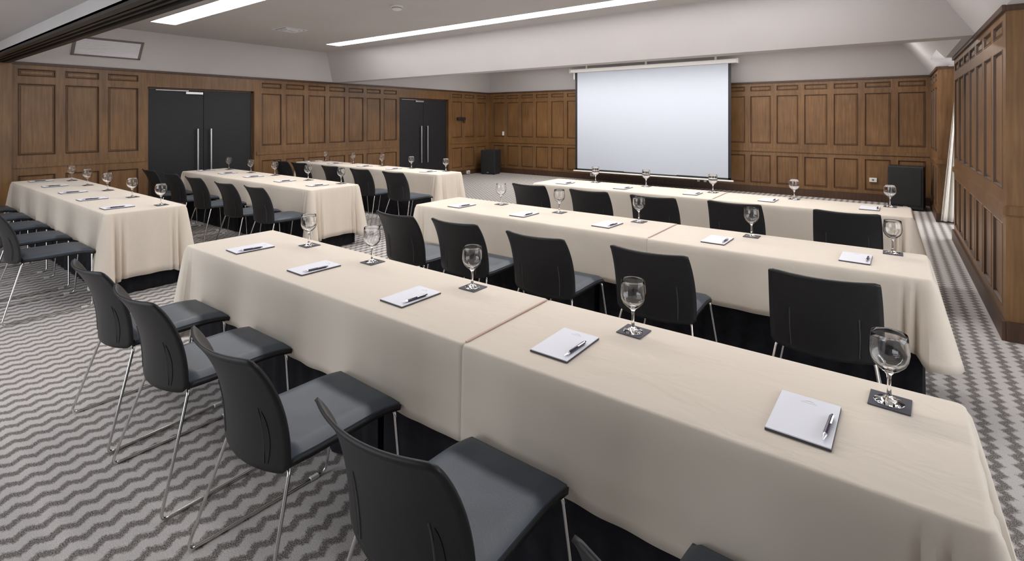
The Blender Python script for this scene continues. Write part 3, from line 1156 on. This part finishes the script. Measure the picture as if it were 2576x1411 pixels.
proto = chair_proto()
CH = {
    'R1': ([-3.23, -2.56, -1.765, -0.985, -0.215], [0.79, 0.785, 0.785, 0.785, 0.80], [0.02, 0.01, -0.02, 0.0, -0.01]),
    'R2': ([-3.12, -2.53, -1.82, -1.09, -0.255], [2.66, 2.71, 2.70, 2.76, 2.80], [-0.02, 0.01, 0.0, 0.02, 0.04]),
    'R3': ([-3.30, -2.52, -1.83, -1.115, -0.285], [4.75, 4.72, 4.72, 4.80, 4.85], [0.01, -0.01, 0.02, -0.01, 0.02]),
    'A': ([-8.92, -8.12, -7.30, -6.47, -5.70], [0.80, 0.80, 0.80, 0.80, 0.79], [0.02, -0.02, 0.01, 0.0, 0.0]),
    'B': ([-8.75, -7.95, -7.15, -6.24, -5.61], [2.80, 2.80, 2.78, 2.75, 2.79], [0.0, 0.03, 0.02, 0.0, -0.02]),
    'C': ([-8.72, -8.13, -7.15, -6.37, -5.61], [4.80, 4.80, 4.75, 4.73, 4.73], [0.05, 0.03, 0.0, 0.0, 0.0]),
}
first = True
for k, (xs_, ys_, rs_) in CH.items():
    for i in range(5):
        o = proto if first else dup(proto)
        first = False
        o.location = (xs_[i] - 0.012, ys_[i], 0)
        o.rotation_euler = (0, 0, rs_[i])
        o['label'] = 'black chair with chrome legs, %s from left, %s' % (ORD[i], ROWS[k]['nm'])


# ------------------------------------------------------------------ place settings
def glass_proto():
    outer = [(0.0, 0.0), (0.034, 0.0), (0.0375, 0.0012), (0.0365, 0.0030), (0.022, 0.0062), (0.010, 0.0125), (0.0062, 0.022), (0.0050, 0.040),
             (0.0048, 0.062), (0.0062, 0.078), (0.0130, 0.088), (0.0260, 0.097), (0.0395, 0.111), (0.0470, 0.127), (0.0497, 0.145),
             (0.0488, 0.165), (0.0466, 0.184), (0.0447, 0.199)]
    inner = [(0.0437, 0.1995), (0.0454, 0.184), (0.0475, 0.165), (0.0484, 0.145), (0.0457, 0.128), (0.0380, 0.1135), (0.0240, 0.1005),
             (0.0110, 0.093), (0.0, 0.0905)]
    t_ = thing('water_goblet', 'x', 'glass', (0, 0, 0), 0, 'stemmed water goblets at each place')
    prof = []
    # gently rounded by midpoint refinement
    allp = outer + [(0.0442, 0.2003)] + inner
    MB().lathe([(max(r_, 1e-5), z) for r_, z in allp], 32).build('goblet', 'glass', t_, smooth=True)
    return t_


# a goblet is one piece of glass: use the mesh itself as the top-level thing
gt = glass_proto()
gm = gt.children[0]
gm.parent = None
gm.name = 'water_goblet'
bpy.data.objects.remove(gt)
gm.name = 'water_goblet'
tag(gm, 'x', 'glass', 'stemmed water goblets at each place')
gm.data.name = 'water_goblet'

cm = MB().box(-0.05, 0.05, -0.05, 0.05, 0, 0.003).build('coaster', 'coaster')
tag(cm, 'x', 'coaster', 'square slate coasters under the goblets')

pad = thing('notepad', 'x', 'notepad', (0, 0, 0), 0, 'white notepads at each place')
MB().box(-0.076, 0.076, -0.118, 0.118, 0, 0.0055).build('backing', 'backing', pad)
MB().box(-0.075, 0.075, -0.1165, 0.1175, 0.0055, 0.0085).build('paper', 'paper', pad)
lg = MB()
for (xa, ya, xb, yb) in ((-0.016, 0.086, 0.0, 0.094), (0.0, 0.094, 0.016, 0.086), (-0.009, 0.088, 0.0, 0.0925), (0.0, 0.0925, 0.009, 0.088)):
    lg.quad((xa, ya, 0.0087), (xb, yb, 0.0087), (xb, yb + 0.0014, 0.0087), (xa, ya + 0.0014, 0.0087))
for q in range(9):
    xx = -0.020 + q * 0.0046
    lg.quad((xx, 0.0795, 0.0087), (xx + 0.003, 0.0795, 0.0087), (xx + 0.003, 0.082, 0.0087), (xx, 0.082, 0.0087))
lg.build('letterhead', 'print', pad)

pen = thing('ballpoint_pen', 'x', 'pen', (0, 0, 0), 0, 'dark pens lying on the notepads')
MB().lathe([(1e-5, -0.068), (0.0012, -0.068), (0.0042, -0.052), (0.0048, -0.048), (0.0048, -0.04)], 12, (0, 0, 0.005), 'y').build('tip', 'pen_light', pen, smooth=True)
MB().lathe([(0.0048, -0.04), (0.0052, -0.03), (0.0052, 0.05), (0.0048, 0.052), (0.0048, 0.056)], 12, (0, 0, 0.005), 'y').build('barrel', 'pen_dark', pen, smooth=True)
MB().lathe([(0.0024, 0.056), (0.0024, 0.066), (1e-5, 0.067)], 12, (0, 0, 0.005), 'y').build('button', 'pen_dark', pen, smooth=True)
MB().box(0.003, 0.0062, 0.008, 0.052, 0.0088, 0.0106).build('clip', 'pen_light', pen)

SET = {
    'R1': ([(-3.06, 1.87), (-2.41, 1.87), (-1.65, 1.88), (-0.81, 1.87), (-0.008, 1.85)],
           [(-3.28, 1.60, -0.02), (-2.565, 1.60, 0.0), (-1.79, 1.61, 0.0), (-0.96, 1.61, 0.02), (-0.195, 1.607, 0.0)]),
    'R2': ([(-3.05, 3.90), (-2.37, 3.87), (-1.64, 3.90), (-0.80, 3.90), (0.0, 3.93)],
           [(-3.30, 3.61, 0.0), (-2.56, 3.60, 0.03), (-1.79, 3.64, -0.02), (-0.96, 3.63, 0.0), (-0.175, 3.65, 0.0)]),
    'R3': ([(-3.13, 6.02), (-2.44, 6.03), (-1.63, 5.98), (-0.82, 6.0), (-0.02, 6.02)],
           [(-3.40, 5.70, 0.0), (-2.60, 5.71, 0.0), (-1.78, 5.74, 0.02), (-1.02, 5.75, 0.0), (-0.17, 5.79, 0.0)]),
    'A': ([(-8.93, 1.95), (-8.13, 1.93), (-7.35, 1.93), (-6.50, 1.92), (-5.68, 1.91)],
          [(-9.16, 1.68, 0.02), (-8.34, 1.66, 0.0), (-7.46, 1.64, 0.0), (-6.66, 1.62, 0.02), (-5.85, 1.61, 0.03)]),
    'B': ([(-8.83, 3.95), (-8.03, 3.92), (-7.37, 3.95), (-6.40, 3.90), (-5.72, 3.95)],
          [(-8.98, 3.66, 0.0), (-8.22, 3.66, 0.0), (-7.42, 3.66, -0.03), (-6.55, 3.65, 0.0), (-5.80, 3.66, 0.0)]),
    'C': ([(-9.06, 5.90), (-8.16, 5.90), (-7.32, 5.90), (-6.55, 5.90), (-5.74, 5.90)],
          [(-9.20, 5.68, 0.0), (-8.42, 5.68, 0.0), (-7.50, 5.66, 0.0), (-6.72, 5.66, 0.0), (-5.92, 5.68, 0.0)]),
}
ZT = TZ + 0.006 + 0.0025
f1 = True
for k, (gl, pd) in SET.items():
    nm = ROWS[k]['nm']
    for i in range(5):
        lift = 0.003 if (k in seam and gl[i][0] < seam[k]) else 0.0
        z = ZT + lift
        gx, gy = gl[i]
        px, py, pr_ = pd[i]
        rot = random.uniform(-0.05, 0.05) - 0.01
        og = gm if f1 else dup(gm)
        oc = cm if f1 else dup(cm)
        op = pad if f1 else dup(pad)
        oe = pen if f1 else dup(pen)
        f1 = False
        og.location = (gx, gy, z + 0.0034)
        oc.location = (gx + 0.002, gy + 0.003, z + 0.0002)
        oc.rotation_euler = (0, 0, rot)
        op.location = (px, py, z + 0.0002)
        op.rotation_euler = (0, 0, pr_ - 0.02)
        oe.location = (px + 0.058, py - 0.028, z + 0.0089)
        oe.scale = (1.15, 1.08, 1.15)
        oe.rotation_euler = (0, 0, pr_ - 0.05 + random.uniform(-0.05, 0.05))
        og['label'] = 'empty stemmed goblet, %s from left, %s' % (ORD[i], nm)
        oc['label'] = 'dark square coaster under goblet, %s from left, %s' % (ORD[i], nm)
        op['label'] = 'white notepad with dark backing, %s from left, %s' % (ORD[i], nm)
        oe['label'] = 'dark pen lying on notepad, %s from left, %s' % (ORD[i], nm)
